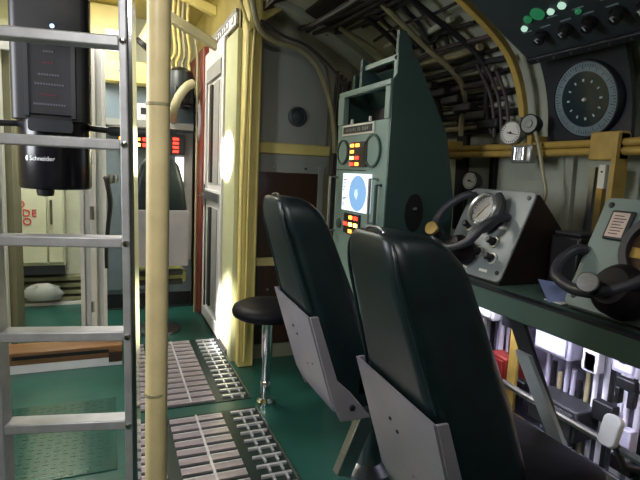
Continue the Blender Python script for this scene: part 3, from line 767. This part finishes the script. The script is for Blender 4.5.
pp = thing('folded_paper', (1.66, 1.42, 1.01), 'folded blue-white paper lying on the desk between the consoles', 'paper')
build('sheet', MB().poly([[(1.50, 1.34, 1.014), (1.60, 1.32, 1.014), (1.73, 1.46, 1.045), (1.64, 1.53, 1.055)]]).poly([[(1.50, 1.34, 1.012), (1.60, 1.32, 1.012), (1.73, 1.46, 1.043), (1.64, 1.53, 1.053)]]), M_paper, pp)
build('sheet', MB().box(1.52, 1.60, 1.30, 1.38, 1.0125, 1.0145), M_whitepaper, pp)
ub = thing('upright_bracket', (1.72, 1.40, 1.01), 'thin grey upright bracket on the desk beside the nearer console', 'bracket')
build('plate', MB().prism([(1.75, 1.012), (1.84, 1.012), (1.84, 1.33), (1.81, 1.33)], lambda a, b, d: (a, d, b), 1.395, 1.41), M_gpanel, ub)
build('base', MB().box(1.745, 1.86, 1.36, 1.41, 1.012, 1.03), M_plate, ub)
db = thing('dark_equipment_box', (1.85, 1.5, 1.01), 'dark box standing between the two steering consoles', 'box')
build('case', MB().box(1.75, 1.905, 1.44, 1.59, 1.012, 1.24), M_black, db, bevel=.012)
build('lid', MB().box(1.76, 1.895, 1.45, 1.58, 1.24, 1.255), M_dgrey, db, bevel=.005)

# ================================================================== HULL SIDE
for i, (z, r) in enumerate(((1.634, .0175), (1.598, .018))):
    one('hull_rail', MB().cyl((1.955, .3, z), (1.955, 2.78, z), r, 12), M_yrail, ('upper' if i == 0 else 'lower') + ' of the two yellow rails along the hull', 'rail')
for i in range(3):
    y = (2.62, 1.95, .9)[i]
    one('rail_clip', MB().box(1.93, 2.065, y - .015, y + .015, 1.575, 1.685), M_yrail, 'yellow clip holding the twin hull rails', 'clip', 'rail clips on the hull', bevel=.004)
def gauge(x, y, z, r, label, face, ring, needle=True, body=.05, nrm=(-1, -.25, .05)):
    t = thing('pressure_gauge', (x, y, z - r), label, 'gauge')
    n = V(nrm).normalized(); u = V((0, 0, 1)).cross(n).normalized(); v = n.cross(u)
    F = frame((x, y, z), u, v)
    build('body', MB(F).lathe([(r*.8, -body), (r*.95, -body*.6), (r, 0), (r, .012), (r*.93, .018), (r*.88, .01), (0, .01)], (0, 0, 0), (0, 0, 1), 28), ring, t)
    f = build('dial', MB(F).prism(circle(0, 0, r*.87), xyz, .01, .012), face, t)
    if needle:
        tk_ = MB(F)
        for k in range(20):
            a = math.radians(-225 + 270*k/19); tk_.tube([(r*.68*math.cos(a), r*.68*math.sin(a), .0125), (r*.8*math.cos(a), r*.8*math.sin(a), .0125)], .0018, 4)
        build('scale_marks', tk_, M_needle, f)
        build('needle', MB(F).prism([(-r*.3, .07*r), (-r*.3, -.03*r), (r*.6, -.18*r), (r*.6, -.14*r)], xyz, .013, .015), M_needle, f)
        build('needle_hub', MB(F).lathe([(r*.1, .012), (r*.1, .018)], (0, 0, 0), (0, 0, 1), 12), M_needle, f)
    else:
        build('lens_boss', MB(F).lathe([(r*.45, .012), (r*.4, .02), (0, .026)], (0, 0, 0), (0, 0, 1), 18), M_gpanel, f)
    return t
gauge(1.92, 2.06, 1.70, .062, 'white faced pressure gauge above the yellow rails', M_white, M_silver)
gauge(1.90, 1.92, 1.735, .048, 'small grey round indicator right of the white gauge', M_gpanel, M_dgrey, needle=False)
gauge(1.93, 2.36, 1.445, .055, 'small white gauge behind the farther steering console', M_white, M_dgrey)
jb = thing('junction_box', (1.91, 1.95, 1.54), 'small silver junction box fixed on the yellow rails', 'junction box')
build('case', MB().box(1.885, 1.935, 1.885, 2.02, 1.545, 1.635), M_silver, jb, bevel=.01)
for y in (1.925, 1.98): build('bulge', MB().cyl((1.885, y, 1.56), (1.885, y, 1.62), .018, 12), M_chrome, jb)
one('gauge_cable', MB().tube([(1.91, 1.90, 1.71), (1.91, 1.86, 1.62), (1.92, 1.83, 1.5), (1.92, 1.80, 1.40), (1.93, 1.84, 1.31), (1.94, 1.88, 1.25)], .009, 8, 5), M_pipeb, 'beige cable hanging down from the small round indicator', 'cable')
yps = thing('yellow_channel_post', (1.93, 1.53, 1.01), 'yellow channel post with metal strips beside the compass dial', 'post')
build('head', MB().box(1.93, 1.99, 1.455, 1.60, 1.56, 1.68), M_yrail, yps, bevel=.006)
build('side_web', MB().box(1.915, 1.99, 1.455, 1.475, 1.01, 1.67), M_yrail, yps)
build('metal_strip', MB().box(1.935, 1.96, 1.515, 1.545, 1.01, 1.54), M_brass, yps)
build('metal_strip', MB().box(1.935, 1.965, 1.56, 1.585, 1.01, 1.53), M_steel, yps)
build('white_insert', MB().box(1.92, 1.94, 1.50, 1.53, 1.44, 1.54), M_white, yps)
build('screw', MB().lathe([(.005, 0), (.004, .003), (0, .004)], (1.92, 1.515, 1.51), (-1, 0, 0), 8), M_black, yps)
# ring frames and dark gap strips
def rib(y, w, d, m, label, z1=99, z0=0, d0=0):
    i0 = [p for p in zip(hull_off(-d0) if d0 else HP, hull_off(-d)) if z0 <= p[0][1] <= z1]
    out = [p[0] for p in i0]; inn = [p[1] for p in i0]
    return one('ring_frame_or_gap', MB().prism(out + inn[::-1], lambda a, b, dd: (a, dd, b), y - w/2, y + w/2), m, label, 'frame', bevel=.004)
rib(2.03, .036, .118, mat('bright_ochre_paint', '#b79b52', .4, var=.12, scale=14), 'yellow curved hull frame arching up beside the overhead panel', z0=1.78, d0=.085)
rib(1.80, .05, .03, M_hull, 'beige hull frame behind the compass dial plate', z0=1.02)
rib(2.62, .10, .03, M_dark, 'dark strip standing for a shaded hull gap beside the display cabinet', z1=2.0, z0=1.02)  # black strip in place of a shaded gap in the hull side
rib(2.33, .035, .035, M_dark, 'narrow dark strip standing for a shaded hull gap behind the farther console', z1=1.72, z0=1.02)  # shade of a second, narrower hull gap, given as a black strip
rib(3.3, .05, .05, M_hull, 'hull frame at the far end over the cable bundle')
# compass repeater
cp = thing('compass_repeater', (1.95, 1.68, 1.65), 'large round compass repeater dial on a dark curved plate', 'compass')
xs = lambda z: hull_at(z, .075)[0]
out = []
zz = [1.66 + k*(2.06-1.66)/8 for k in range(9)]
build('mount_plate', MB().prism([(hull_at(z, .06)[0], hull_at(z, .06)[1]) for z in zz] + [(hull_at(z, .035)[0], hull_at(z, .035)[1]) for z in zz[::-1]], lambda a, b, d: (a, d, b), 1.475, 1.915), M_plate, cp, bevel=.004)
pz = hull_at(1.85, .072)
tv = V((hull_at(1.95, .06)[0] - hull_at(1.75, .06)[0], 0, .2)).normalized()
F = frame((pz[0], 1.675, pz[1]), (0, -1, 0), tv)
build('case', MB(F).lathe([(.172, -.02), (.172, .02), (.168, .028), (.163, .028), (.161, .018), (0, .018)], (0, 0, 0), (0, 0, 1), 48), M_plate, cp)
m_ = MB(F); annulus(m_, 0, 0, .122, .161, .018, .021, 48); ri = build('bearing_ring', m_, M_ring, cp)
tk_ = MB(F)
for k in range(72):
    a = 2*PI*k/72; r0 = .130 if k % 3 == 0 else .142
    tk_.tube([(r0*math.cos(a), r0*math.sin(a), .0215), (.154*math.cos(a), .154*math.sin(a), .0215)], .0013, 4)
build('degree_marks', tk_, M_needle, ri)
cfc = build('card', MB(F).prism(circle(0, 0, .118, 40), xyz, .018, .020), M_glassface, cp)
for k in range(12):
    a = 2*PI*k/12
    build('card_mark', MB(F).tube([(.078*math.cos(a), .078*math.sin(a), .0205), (.09*math.cos(a), .09*math.sin(a), .0205)], .004 if k % 3 else .005, 6), M_tick, cfc)
build('hub', MB(F).lathe([(.009, .02), (.007, .03), (0, .032)], (0, 0, 0), (0, 0, 1), 12), M_white, cp)
one('edge_instrument', MB(FX(1.96, 1.28, 1.66)).lathe([(.05, -.12), (.07, -.03), (.075, 0), (.07, .02), (0, .02)], (0, 0, 0), (0, 0, 1), 24), M_gpanel, 'pale round instrument at the right picture edge under the overhead panel', 'instrument')

# overhead control panel
ov = thing('overhead_control_panel', (1.6, 1.3, 1.97), 'slate overhead control panel with knobs and lit indicators above the compass', 'control panel')
v_ = V((-.36, 0, .20)).normalized()       # rises away from the hull
A = V((1.80, 1.32, 2.022))
F = frame(A, (0, -1, 0), v_)
Lp = .47
build('front_plate', MB(F).box(-.56, .56, 0, Lp, -.012, 0), M_ovh, ov, bevel=.004)
build('case', MB(F).box(-.55, .55, .01, Lp-.01, -.12, -.012), M_plate, ov, bevel=.006)
build('lower_lip', MB(F).box(-.56, .56, -.035, 0, -.05, .012), M_plate, ov, bevel=.006)
for i, (a, b) in enumerate(((-.38, .115), (-.26, .11), (-.15, .11), (-.03, .115), (.07, .11), (.2, .11), (.33, .11))):
    k = build('knob', MB(F).lathe([(.03, 0), (.03, .012), (.022, .014), (.022, .04), (.018, .045), (0, .045)], (a, b, 0), (0, 0, 1), 18), M_black if i != 2 else M_maroon, ov)
    build('pointer', MB(F).box(a - .003, a + .003, b, b + .02, .045, .047), M_tick, k)
for a, b, r, m_ in ((-.43, .175, .014, E_ind), (-.26, .215, .014, E_ind), (-.20, .225, .016, E_ind), (-.32, .225, .03, E_green), (-.38, .215, .018, E_green), (-.16, .175, .012, E_green), (-.02, .2, .011, M_tick), (.1, .19, .011, M_tick)):
    build('indicator', MB(F).lathe([(r, 0), (r, .008), (r*.6, .014), (0, .016)], (a, b, 0), (0, 0, 1), 16), m_, ov)
for i in range(9): build('engraved_label', MB(F).box(-.46 + i*.1, -.41 + i*.1, .148, .154, 0, .002), mat('dim_pale_print', '#7d9196', .6), ov)
for i in range(6): build('engraved_label', MB(F).box(-.3 + i*.12, -.25 + i*.12, .185, .19, 0, .002), MATS['dim_pale_print'], ov)
for i in range(12): build('lip_screw', MB(F).lathe([(.006, .012), (.005, .016), (0, .017)], (-.5 + i*.09, -.018, 0), (0, 0, 1), 8), M_steel, ov)

# overhead cables along the hull between the frames
k = 0
for z in [1.735, 1.775, 1.80, 1.84, 1.88, 1.91, 1.95, 1.975, 2.01, 2.05, 2.08, 2.12, 2.15, 2.19, 2.23, 2.27, 2.31, 2.36, 2.41]:
    d = .03 + (k % 3) * .018
    r = (.012, .017, .009, .02, .013)[k % 5]
    m_ = (M_cablek, M_pipeb, M_cableb, M_cablek, M_hull, M_cablek)[k % 6]
    y_a = 2.08 + (k*37 % 11) * .02; y_b = 3.56 if z < 2.05 else 2.95
    pts = []
    for i in range(7):
        y = y_a + (y_b - y_a) * i / 6
        p = hull_at(min(2.5, z + .006*math.sin(k*1.7 + i*1.1)), d)
        pts.append((p[0], y, p[1]))
    one('hull_cable', MB().tube(pts, r, 8, 3), m_, 'cable in the overhead bundle along the curved hull', 'cable', 'overhead cables along the hull')
    k += 1
# black clumps / hangers across the bundle and conduits following the frame
for i, y in enumerate((2.28, 2.52, 2.78, 3.05)):
    pts = []
    for j in range(8):
        z = 1.72 + j * (2.45 - 1.72) / 7
        p = hull_at(z, .085 + .012*math.sin(i*2 + j)); pts.append((p[0], y + .03*math.sin(j*1.3 + i), p[1]))
    one('cable_hanger', MB().tube(pts, .016, 8, 3), M_cablek if i % 2 == 0 else M_pipeb, ['nearest dark hanger strap across the overhead cables', 'second pale hanger strap across the overhead cables', 'third dark hanger strap across the overhead cables', 'farthest pale hanger strap across the overhead cables'][i], 'cable hanger')
for i in range(9):
    z = 1.78 + i*.06; y = 2.2 + (i*53 % 17)*.05
    p = hull_at(z, .10)
    one('connector_block', MB().box(p[0]-.03, p[0]+.035, y, y + .16, p[1]-.025, p[1]+.025), M_cablek, 'black connector block hung among the overhead cables', 'connector', 'connector blocks among the overhead cables', bevel=.01)
for i in range(3):
    y = 2.14 + i*.05
    pts = [(hull_at(z, .10 + .004*i)[0], y + .10*max(0, z-1.9), hull_at(z, .10 + .004*i)[1]) for z in (1.70, 1.76, 1.84, 1.92, 2.0, 2.08 + .03*i)]
    one('branch_pipe', MB().tube(pts, .009, 8, 4), M_cableb, 'thin beige pipe bending down beside the yellow hull frame', 'pipe', 'branch pipes beside the yellow frame')
# dark trunking under the ceiling
one('ceiling_trunking', MB().prism([(1.20, 2.50), (1.34, 2.44), (1.46, 2.41), (1.44, 2.44), (1.22, 2.56)], lambda a, b, d: (a, d, b), 1.4, 3.3), M_void, 'dark cable trunking under the ceiling above the grey wall panel', 'trunking', bevel=.01)
for i in range(5):
    one('ceiling_cable', MB().tube([(1.22 + i*.05, 3.4, 2.43 - .01*(i % 3)), (1.20 + i*.06, 3.1, 2.38 + .03*(i % 2)), (1.2 + i*.06, 2.6, 2.36), (1.2 + i*.06, 2.0, 2.36), (1.2 + i*.06, 1.4, 2.36)], .02 - .002*i, 8, 4), M_cablek, 'black cable sagging under the ceiling above the display cabinet', 'cable', 'black cables under the ceiling')
for i in range(3):
    y = 2.45 + i*.12
    one('looped_cable', MB().tube([(1.35, y, 2.44), (1.47, y, 2.34), (1.58, y + .04, 2.30), (1.66, y + .03, 2.20 + i*.01), (1.72, y, 2.26), (1.76, y, 2.2)], .013, 8, 5), M_cablek, ['nearest black cable looping behind the top of the display cabinet', 'middle black cable looping behind the top of the display cabinet', 'farthest black cable looping behind the top of the display cabinet'][i], 'cable')

# ================================================================== BELOW THE DESK
one('yellow_strut', MB().box(1.79, 1.81, 1.745, 1.80, .0, .985), M_yrail, 'yellow upright strut under the control desk', 'strut', bevel=.004)
for i in range(8):
    y = 1.43 - i*.037
    one('vertical_pipe', MB().cyl((1.93 + .02*(i % 2), y, .05), (1.93 + .02*(i % 2), y, .90 - .07*(i*5 % 4)), .011 + .004*(i % 2), 10), M_wpipe if i % 4 != 2 else M_black, 'slim vertical pipe under the desk behind the grey pedal', 'pipe', 'slim pipes under the desk')
for i in range(8):
    y = 2.13 - i*.035
    one('vertical_pipe', MB().cyl((1.92 + .015*(i % 2), y, .1), (1.92 + .015*(i % 2), y, .93 - .05*(i % 3)), .012, 10), (M_wpipe, M_lilac, M_black, M_lilac)[i % 4], 'slim vertical pipe under the desk left of the yellow strut', 'pipe', 'slim pipes left of the yellow strut')
for i in range(7):
    y = 1.69 - i*.036
    one('vertical_pipe', MB().cyl((1.94, y, .1), (1.94, y, .66 - .04*(i % 3)), .011, 10), (M_lilac, M_black, M_pipeb, M_lilac)[i % 4], 'slim vertical pipe under the pale lilac-grey box', 'pipe', 'slim pipes below the lilac-grey box')
rnd = random.Random(3)
for i in range(60):
    y = .75 + rnd.random()*1.4; z = .32 + rnd.random()*.5; w_ = .02 + rnd.random()*.03; h_ = .03 + rnd.random()*.07
    if any(a-.06 < y < b+.06 and c-.1 < z < d+.1 for a, b, c, d in ((1.98, 2.12, .72, .88), (1.86, 2.0, .4, .56), (1.5, 1.7, .68, .86), (1.4, 1.66, .36, .5), (1.17, 1.28, .74, .84), (.9, 1.12, .36, .92), (1.13, 1.27, .56, .72))): continue
    one('terminal_block', MB().box(1.86, 1.905, y - w_, y + w_, z - h_, z + h_), (M_black, M_dgrey, M_lilac, M_maroon, M_wpipe, M_plate)[rnd.randrange(6)], 'small terminal block among the pipes under the control desk', 'terminal block', 'terminal blocks under the desk', bevel=.006)
def ubox(x0_, x1_, y0_, y1_, z0, z1, m, lab, lid=M_dgrey):
    t = thing('equipment_box', ((x0_+x1_)/2, (y0_+y1_)/2, z0), lab, 'box')
    build('case', MB().box(x0_, x1_, y0_, y1_, z0, z1), m, t, bevel=.01)
    build('cover', MB().box(x0_ - .012, x0_, y0_ + .015, y1_ - .015, z0 + .015, z1 - .015), m, t, bevel=.005)
    build('latch', MB().box(x0_ - .02, x0_ - .012, (y0_+y1_)/2 - .01, (y0_+y1_)/2 + .01, z1 - .05, z1 - .02), lid, t)
    return t
ubox(1.84, 1.9, 1.98, 2.12, .72, .88, M_whitepaper, 'white box high under the desk left of the yellow strut')
ubox(1.84, 2.0, 1.86, 2.0, .40, .56, M_redp, 'small red box under the desk left of the yellow strut')
ubox(1.84, 1.92, 1.50, 1.70, .68, .86, M_lilac, 'pale lilac-grey box high under the desk beside the diagonal brace')
ubox(1.80, 2.0, 1.40, 1.66, .36, .50, M_dgrey, 'dark box low under the desk beside the diagonal brace')
ubox(1.80, 1.855, 1.17, 1.28, .74, .84, M_lilac, 'pale box fixed across the white pipes under the desk')
ubox(1.84, 1.99, .90, 1.12, .36, .92, M_yrail, 'yellow box under the desk at the right picture edge')
bh = thing('black_clip', (1.83, 1.19, .6), 'black clip hanging in front of the white pipes', 'clip')
build('body', MB().box(1.82, 1.85, 1.19, 1.27, .68, .72).box(1.82, 1.85, 1.245, 1.27, .61, .68).box(1.82, 1.85, 1.19, 1.215, .61, .68), M_black, bh, bevel=.006)
pd = thing('grey_pedal', (1.72, 1.12, .42), 'grey rounded pedal pad in front of the white pipes', 'pedal')
build('pad', MB(frame((1.72, 1.19, .545), (0, -1, 0), (.3, 0, 1))).prism(rrect(-.035, .035, -.06, .06, .022), xyz, -.015, .015), M_gpanel, pd, bevel=.005)
build('arm', MB().tube([(1.73, 1.19, .52), (1.79, 1.17, .40), (1.9, 1.17, .36)], .015, 8), M_black, pd)
for i, z in enumerate((.34, .46)):
    one('cross_rail', MB().cyl((1.755 + i*.012, .4, z), (1.755 + i*.012, 2.2, z + .02), .016, 10), M_steel if i else M_chrome, ('lower' if i == 0 else 'upper') + ' steel rail running under the control desk', 'rail')
one('desk_back_panel', MB().box(2.03, 2.05, .35, 2.2, .1, .95), mat('mottled_violet_panel', '#3a3640', .5, scale=11, hx2='#8d88a4'), 'mottled pale backing panel behind the pipes under the desk', 'panel')

# ================================================================== LIGHT
def area(name, loc, tgt, size, energy, col, sy=None, spread=180):
    l = bpy.data.lights.new(name, 'AREA'); l.energy = energy * S * S; l.color = col; l.size = size * S
    if sy: l.shape = 'RECTANGLE'; l.size_y = sy * S
    l.spread = math.radians(spread)
    o = link(bpy.data.objects.new(name, l)); o.location = V(loc) * S
    o.rotation_euler = (V(tgt) - V(loc)).to_track_quat('-Z', 'Y').to_euler()
    return o
def spot(name, loc, tgt, energy, col, ang, blend=.3, r=.02):
    l = bpy.data.lights.new(name, 'SPOT'); l.energy = energy * S * S; l.color = col; l.spot_size = math.radians(ang); l.spot_blend = blend; l.shadow_soft_size = r
    o = link(bpy.data.objects.new(name, l)); o.location = V(loc) * S
    o.rotation_euler = (V(tgt) - V(loc)).to_track_quat('-Z', 'Y').to_euler()
    return o
area('passage_lamp', (-.1, 4.2, 2.85), (.3, 4.8, 0), .5, 52, (1, .95, .86), .9)
area('compartment_lamp', (-.6, 4.95, 2.7), (-.6, 5.2, 0), .5, 30, (.95, 1, .97))
area('side_lamp', (-1.1, 1.9, 1.75), (.9, 2.0, 1.0), .5, 28, (.92, .95, 1), .9)
area('ladder_fill', (-.6, -.3, 2.6), (-.05, 1.5, 1.2), .5, 7, (1, .97, .92), None, 80)  # added unseen fill, narrowed and aimed to brighten ladder and stanchion
area('hull_side_fill', (1.1, .4, 2.4), (1.9, 1.5, 1.4), .4, 3, (.95, .97, 1))  # added unseen fill that lifts the hull side and yellow rails
area('underdesk_lamp', (1.62, 1.5, .90), (2.0, 1.4, .5), 1.4, 6, (.84, .83, 1), .04, 120)
spot('door_beam', (-.9, 3.0, 1.9), (.85, 3.86, 1.54), 6500, (1, .97, .95), 12, 1)
spot('floor_beam', (-.9, 2.6, 2.3), (.85, 3.85, .28), 3500, (1, .96, .92), 12, 1)
w = bpy.data.worlds.new('World'); sc.world = w; w.use_nodes = True
w.node_tree.nodes['Background'].inputs['Color'].default_value = (.6, .65, .7, 1)
w.node_tree.nodes['Background'].inputs['Strength'].default_value = .03

# ================================================================== CAMERA
FPX = 500.; VP = (110., 163.); R = math.radians(2.7)
yd = V(((VP[0]-320)/FPX, (240-VP[1])/FPX, -1)).normalized()
sr, cr = math.sin(R), math.cos(R)
zd = V((sr, cr, (yd.x*sr + yd.y*cr) / -yd.z)).normalized()
xd = yd.cross(zd)
cam = bpy.data.cameras.new('camera'); cam.sensor_width = 36; cam.lens = FPX * 36 / 640; cam.clip_start = .02
co = link(bpy.data.objects.new('camera', cam))
Rm = Matrix((xd, yd, zd))
co.matrix_world = Matrix.Translation(V((0, 0, H)) * S) @ Rm.to_4x4()
sc.camera = co
vs = sc.view_settings
vs.view_transform = 'Standard'; vs.look = 'None'; vs.gamma = 1; vs.exposure = 0; vs.use_curve_mapping = False
